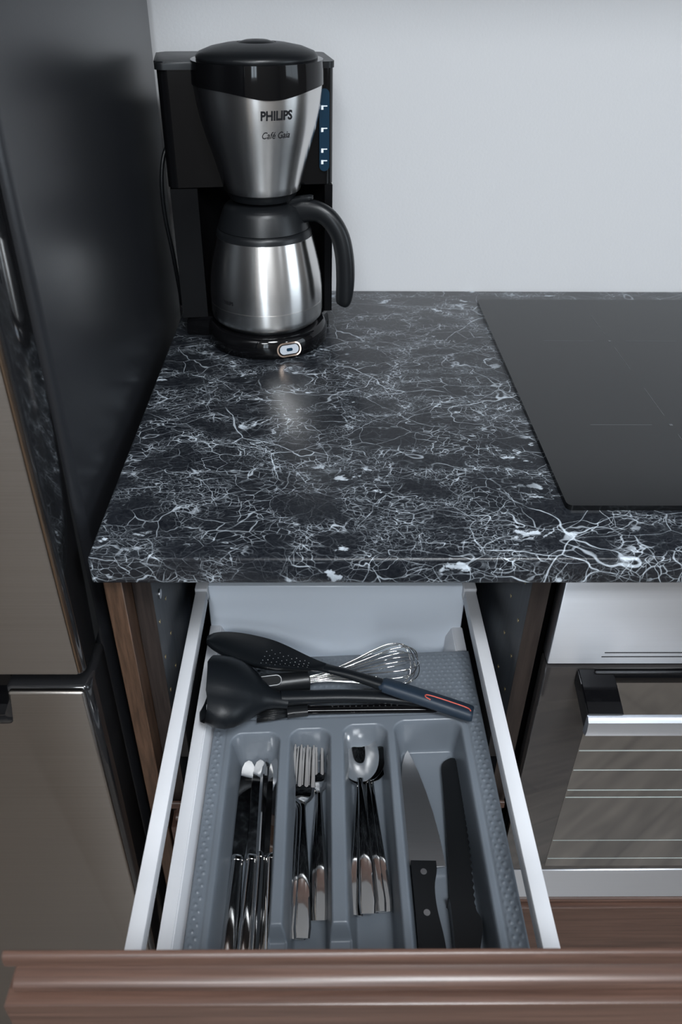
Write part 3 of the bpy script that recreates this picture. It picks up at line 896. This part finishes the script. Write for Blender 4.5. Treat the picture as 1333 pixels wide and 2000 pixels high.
# ------------------------------------------------------------------ oven
OX = 0.2145
ov = thing('oven', (OX+0.298, 0.30, -0.57), 'built-in oven with steel control panel and dark glass door', 'oven')
box('casing', OX+0.006, OX+0.590, 0.040, 0.58, -0.563, -0.030, 'black', ov)
cp = box('control_panel', OX, OX+0.596, 0.020, 0.040, -0.1447, -0.0300, 'oven_steel', ov, 0.0012, 2)
box('panel_line', OX+0.052, OX+0.544, 0.0196, 0.0205, -0.1298, -0.1288, 'black', cp)
box('panel_line', OX+0.050, OX+0.546, 0.0196, 0.0205, -0.1352, -0.1342, 'black', cp)
door = box('oven_door', OX, OX+0.596, 0.020, 0.040, -0.4982, -0.1490, 'oven_glass', ov, 0.0015, 2)
box('window_pane', OX+0.0535, OX+0.5425, 0.01955, 0.0205, -0.4900, -0.1560, 'oven_window', door)
box('door_trim', OX+0.045, OX+0.551, 0.0125, 0.0205, -0.1640, -0.1500, 'black_gloss', door, 0.002, 2)
for zz, hh, yy in ((-0.2732, 0.0016, 0), (-0.3058, 0.0012, 0), (-0.3408, 0.0012, 0), (-0.3538, 0.0012, 0), (-0.4366, 0.0006, 0), (-0.4739, 0.0008, 0)):
    box('pane_edge', OX+0.0545, OX+0.5415, 0.0193, 0.0197, zz-hh/2, zz+hh/2, 'pane_edge', door)
# handle with two glossy black brackets
def bracket(x):
    loops = []
    for (y, z, hh) in ((0.0195, -0.1600, 0.0100), (0.004, -0.1640, 0.0105), (-0.012, -0.1690, 0.0105), (-0.022, -0.1720, 0.0105), (-0.026, -0.1740, 0.0100)):
        loops.append([(x, y, z-hh), (x+0.034, y, z-hh), (x+0.034, y, z+hh), (x, y, z+hh)])
    bm = loft_bm(loops, True)
    bmesh.ops.bevel(bm, geom=[e for e in bm.edges], offset=0.0012, segments=2, affect='EDGES')
    finish(bm, 'handle_bracket', 'black_gloss', door, False, True, 40)
bracket(OX+0.030); bracket(OX+0.532)
hs = []
for x in (OX+0.030, OX+0.566):
    hs.append([(x, -0.025, -0.1645), (x, -0.0285, -0.1645), (x, -0.0320, -0.1680), (x, -0.0335, -0.1780), (x, -0.0325, -0.1850), (x, -0.029, -0.1868), (x, -0.025, -0.1868)])
finish(loft_bm(hs, True), 'handle_bar', 'oven_steel', door, False, True, 35)
box('bottom_trim', OX, OX+0.596, 0.020, 0.034, -0.5615, -0.5000, 'oven_steel', ov, 0.001, 1)

ud_ = moulded_front('oven_drawer_front', OX-0.002, OX+0.598, 0.0150, -0.5645, -0.83, 'wood_x', None,
                    [(0.0172, 0.0, 0.0)]+[(d, h-0.0110, 0.0) for d, h, _ in PROF[8:]])
tag(ud_, 'walnut drawer front with moulded top below the oven', 'drawer')
pl = box('oven_plinth', OX-0.004, OX+0.60, 0.085, 0.10, FL, FL+0.08, 'carcass_edge')
tag(pl, 'dark plinth board at the floor below the oven', 'plinth')
oc = thing('oven_cabinet', (OX+0.298, 0.30, FL), 'dark cabinet housing that holds the oven under the worktop', 'cabinet')
box('side_panel', OX+0.602, OX+0.618, 0.040, 0.60, FL+0.08, -0.029, 'carcass', oc)
box('bottom_panel', OX-0.002, OX+0.602, 0.042, 0.60, FL+0.08, FL+0.097, 'carcass', oc)
box('oven_shelf', OX-0.002, OX+0.602, 0.042, 0.60, -0.585, -0.5665, 'carcass', oc)

# ------------------------------------------------------------------ coffee maker
CX, CY, CTH = -0.0715, 0.4640, 8.0
cm = thing('coffee_maker', (CX, CY, 0.0), 'black and brushed steel drip coffee maker in the worktop corner', 'coffee maker', rot=(0, 0, R(CTH)))
def arc(r, a0, a1, n, cx=0, cy=0):
    return [(cx+r*math.cos(R(a0+(a1-a0)*k/n)), cy+r*math.sin(R(a0+(a1-a0)*k/n))) for k in range(n+1)]
XL, XR, YB, YFR = -0.107, 0.085, 0.118, 0.012
# foot
def foot_loop(r, ins):
    return arc(r, 172, 368, 40)+[(XR-0.003-ins, 0.018), (XR-0.003-ins, YB-ins), (XL+0.003+ins, YB-ins), (XL+0.003+ins, 0.018)]
fl_ = [[(x, y, z) for x, y in foot_loop(r, ins)] for r, ins, z in ((0.0745, 0.002, 0.0), (0.0760, 0.0, 0.002), (0.0765, 0.0, 0.010), (0.0755, 0.001, 0.018), (0.0730, 0.003, 0.0235), (0.0695, 0.005, 0.0260))]
foot = finish(loft_bm(fl_, True), 'foot', 'black_gloss', cm, True, True, 50)
finish(lathe_bm([(0.060, 0.026), (0.060, 0.0285), (0.057, 0.0295)], 48), 'hot_plate', 'black_plastic', foot, True, True, 40)
# switch on the foot
az = R(15)
def on_foot(bm, z0=0.0125, rad=0.0768, tilt=-6):
    for v in bm.verts:
        u, vv, n = v.co
        a = az+u/rad
        rr = rad+n-0.0022*(vv/0.008)
        v.co = Vector((rr*math.sin(a), -rr*math.cos(a), z0+vv))
    return bm
def ring_bm(w, h, t, n0, n1):
    o = rrect(-w, w, -h, h, h*0.98, 8); i = rrect(-w+t, w-t, -h+t, h-t, (h-t)*0.98, 8)
    loops = [[(x, y, n0) for x, y in o], [(x, y, n1) for x, y in o], [(x, y, n1) for x, y in i], [(x, y, n0) for x, y in i]]
    return loft_bm(loops, False)
sw = finish(on_foot(ring_bm(0.0155, 0.0082, 0.0016, -0.003, 0.0012)), 'switch_ring', 'copper', foot, True, True, 40)
finish(on_foot(prism_bm(rrect(-0.0120, 0.0120, -0.0052, 0.0052, 0.0050, 8), -0.002, 0.0012, 0.0004, 1)), 'switch', 'button', foot, True, True, 40)
finish(on_foot(prism_bm(rrect(-0.0038, 0.0038, -0.0017, 0.0017, 0.0014, 4), 0.0, 0.0015)), 'switch_lamp', 'blue', foot, True)
# lower column, hollowed for the jug
low_o = [(XL, YFR)]+[(x, y) for x, y in arc(0.0765, 171, 9, 30)]+[(XR, YFR), (XR, YB), (XL, YB)]
bm = prism_bm(low_o, 0.0255, 0.182)
finish(bm, 'column', 'shaded_column', cm, True, True, 30)
# upper housing with water tank
up_o = rrect(XL-0.0015, XR+0.0010, YFR-0.002, YB+0.001, 0.012, 6)
bm = prism_bm(up_o, 0.1835, 0.3045, 0.002, 2)
housing = finish(bm, 'water_tank', 'black_gloss', cm, True, True, 40)
bm = prism_bm(rrect(XL-0.0035, -0.045, YFR-0.004, YB-0.004, 0.010, 6), 0.3046, 0.3125, 0.003, 3)
finish(bm, 'tank_lid', 'black_plastic', cm, True, True, 40)
bm = prism_bm(rrect(0.040, XR+0.002, YFR-0.002, YB-0.004, 0.010, 6), 0.3046, 0.3110, 0.003, 3)
finish(bm, 'top_cover', 'black_plastic', cm, True, True, 40)
# filter cone in brushed steel
def rc(z):
    t = (z-0.184)/(0.291-0.184)
    return 0.0450+(0.0706-0.0450)*t+0.0022*math.sin(math.pi*t)-0.0012*math.sin(2*math.pi*t)
pz = [0.184+(0.2925-0.184)*k/14 for k in range(15)]
cone = finish(lathe_bm([(0.040, 0.1825), (0.0440, 0.1828)]+[(rc(z), z) for z in pz]+[(0.066, 0.2935)], 72), 'filter_cone', 'cm_steel', cm, True, True, 40)
# glossy band with a wavy lower edge
seg = 72
lo = []
def bandz(a):   # dips a little at the front right
    d = (a-R(8)+math.pi) % (2*math.pi)-math.pi
    return 0.2925-0.0085*math.exp(-(d/0.55)**2)
loops = []
for q in range(5):
    l = []
    for k in range(seg):
        a = 2*math.pi*k/seg
        r0, z = {0: (0.0700, bandz(a)), 1: (0.0715, bandz(a)), 2: (0.0718, 0.305), 3: (0.0712, 0.3155), 4: (0.0660, 0.3158)}[q]
        if q < 2: r0 = rc(bandz(a))+(0.0012 if q else -0.002)
        l.append((r0*math.sin(a), -r0*math.cos(a), z))
    loops.append(l)
finish(loft_bm(loops, True), 'rim_band', 'black_gloss', cm, True, True, 50)
lid = finish(lathe_bm([(0.0635, 0.3130), (0.0655, 0.3165), (0.0655, 0.3190), (0.0620, 0.3225), (0.050, 0.3268), (0.034, 0.3298), (0.0215, 0.3310), (0.0205, 0.3298), (0.0195, 0.3310), (0.012, 0.3330), (0.0, 0.3338)], 64), 'lid', 'black_plastic', cm, True, True, 50)
finish(lathe_bm([(0.038, 0.1735), (0.040, 0.1775), (0.0415, 0.1830)], 40), 'drip_outlet', 'black_plastic', cm, True, True, 40)
# lettering wrapped round the metal
def wrap(bm, az0, z0, rf, lift):
    for v in bm.verts:
        z = z0+v.co.y; r = rf(z)+lift; a = az0+v.co.x/r
        v.co = Vector((r*math.sin(a), -r*math.cos(a), z))
    return bm
def lettering(s, size, az0, z0, rf, parent, shear=0, bold=0, width=None):
    bm = text_bm(s, size, shear, bold)
    xs = [v.co.x for v in bm.verts]; k = (width/(max(xs)-min(xs))) if width else 1
    mid = (max(xs)+min(xs))/2
    for v in bm.verts: v.co.x = (v.co.x-mid)*k
    bmesh.ops.subdivide_edges(bm, edges=[e for e in bm.edges if e.calc_length() > 0.004], cuts=1)
    o = finish(wrap(bm, az0, z0, rf, 0.00035), 'lettering', 'print', parent, True)
    return o
lettering('PHILIPS', 0.0125, R(12), 0.2655, rc, cone, 0, 0.0004, 0.0350)
lettering('Café Gaia', 0.0098, R(12), 0.2470, rc, cone, 0.25, 0.0, 0.0310)
# water gauge
gauge = finish(prism_bm(rrect(0.0685, 0.0800, -0.2850, -0.1985, 0.0055, 6), -0.0015, 0.0035, 0.001, 2), 'water_gauge', 'blue', cm, True, True, 40)
for v in gauge.data.vertices:
    x, y, z = v.co; v.co = (x, YFR-0.002-z, -y)
for zz in (0.2085, 0.2210, 0.2430, 0.2660):
    bmk = box_bm(0.0705, 0.0730, YFR-0.0062, YFR-0.0052, zz-0.0022, zz+0.0022)
    box_bm(0.0730, 0.0775, YFR-0.0062, YFR-0.0052, zz+0.0010, zz+0.0020, bm=bmk)
    finish(bmk, 'gauge_mark', 'white_print', gauge, True)
# power cord hanging between machine and refrigerator
cd = smooth_path([(-0.100, 0.100, 0.225, 0.0026, 0.0026), (-0.1130, 0.088, 0.205, 0.0026, 0.0026), (-0.1190, 0.080, 0.175, 0.0026, 0.0026), (-0.1195, 0.080, 0.135, 0.0026, 0.0026), (-0.1150, 0.085, 0.085, 0.0026, 0.0026), (-0.1120, 0.10, 0.03, 0.0026, 0.0026), (-0.1120, 0.12, 0.0035, 0.0026, 0.0026)], 6)
finish(tube_bm(cd, 8, upv=(0, 1, 0)), 'power_cord', 'black_plastic', cm, True, True)
bm = tube_bm(smooth_path([(0.080, 0.110, 0.270, 0.003, 0.003), (0.0895, 0.108, 0.255, 0.003, 0.003), (0.0905, 0.108, 0.225, 0.003, 0.003), (0.082, 0.110, 0.205, 0.003, 0.003)], 5), 8, upv=(0, 1, 0))
finish(bm, 'cord_loop', 'black_plastic', cm, True, True)

# ------------------------------------------------------------------ thermal jug standing on the hot plate
jug = thing('thermal_jug', (CX, CY, 0.0297), 'brushed steel thermal jug with curved black handle on the coffee maker', 'jug', rot=(0, 0, R(-14)))
JB = [(0.058, 0.0), (0.0655, 0.0006), (0.0690, 0.0045), (0.0698, 0.0100), (0.0700, 0.0235), (0.0693, 0.0238), (0.0693, 0.0244), (0.0700, 0.0247), (0.0698, 0.040), (0.0682, 0.056), (0.0655, 0.072), (0.0622, 0.088), (0.0588, 0.1025), (0.052, 0.1026)]
def rj(z):
    for (r0, z0), (r1, z1) in zip(JB[:-1], JB[1:]):
        if z0 <= z <= z1 and z1 > z0: return max(r0+(r1-r0)*(z-z0)/(z1-z0), 0)
    return 0.06
jb = finish(lathe_bm(JB, 80), 'body', 'cm_steel', jug, True, True, 50)
lettering('PHILIPS', 0.0062, R(-24), 0.0330, rj, jb, 0, 0.0002, 0.0165)
col = finish(lathe_bm([(0.0560, 0.1015), (0.0578, 0.1022), (0.0572, 0.1060), (0.0556, 0.1100), (0.0540, 0.1108), (0.0548, 0.1116), (0.0520, 0.1200), (0.0480, 0.1300), (0.0465, 0.1335), (0.0440, 0.1365), (0.036, 0.1385), (0.030, 0.1425), (0.0, 0.1430)], 72), 'collar', 'black_plastic', jug, True, True, 50)
hpth = smooth_path([(0.038, 0, 0.1270, 0.0150, 0.0105), (0.052, 0, 0.1315, 0.0130, 0.0098), (0.068, 0, 0.1310, 0.0115, 0.0090), (0.083, 0, 0.1220, 0.0110, 0.0090), (0.0945, 0, 0.1040, 0.0110, 0.0092), (0.1000, 0, 0.080, 0.0112, 0.0098), (0.1015, 0, 0.055, 0.0112, 0.0098), (0.1005, 0, 0.034, 0.0105, 0.0088), (0.0990, 0, 0.0235, 0.0085, 0.0070), (0.0982, 0, 0.0205, 0.0045, 0.0040)], 6)
hj = finish(tube_bm(hpth, 20, upv=(0, 1, 0), power=2.4), 'handle', 'black_plastic', jug, True, True, 50)
finish(tube_bm(smooth_path([(0.030, 0.0, 0.1405, 0.0075, 0.0035), (0.045, 0, 0.1440, 0.0065, 0.0035), (0.058, 0, 0.1465, 0.0055, 0.0032), (0.061, 0, 0.1468, 0.0035, 0.0020)], 4), 12, power=3), 'thumb_lever', 'black_plastic', jug, True, True, 40)
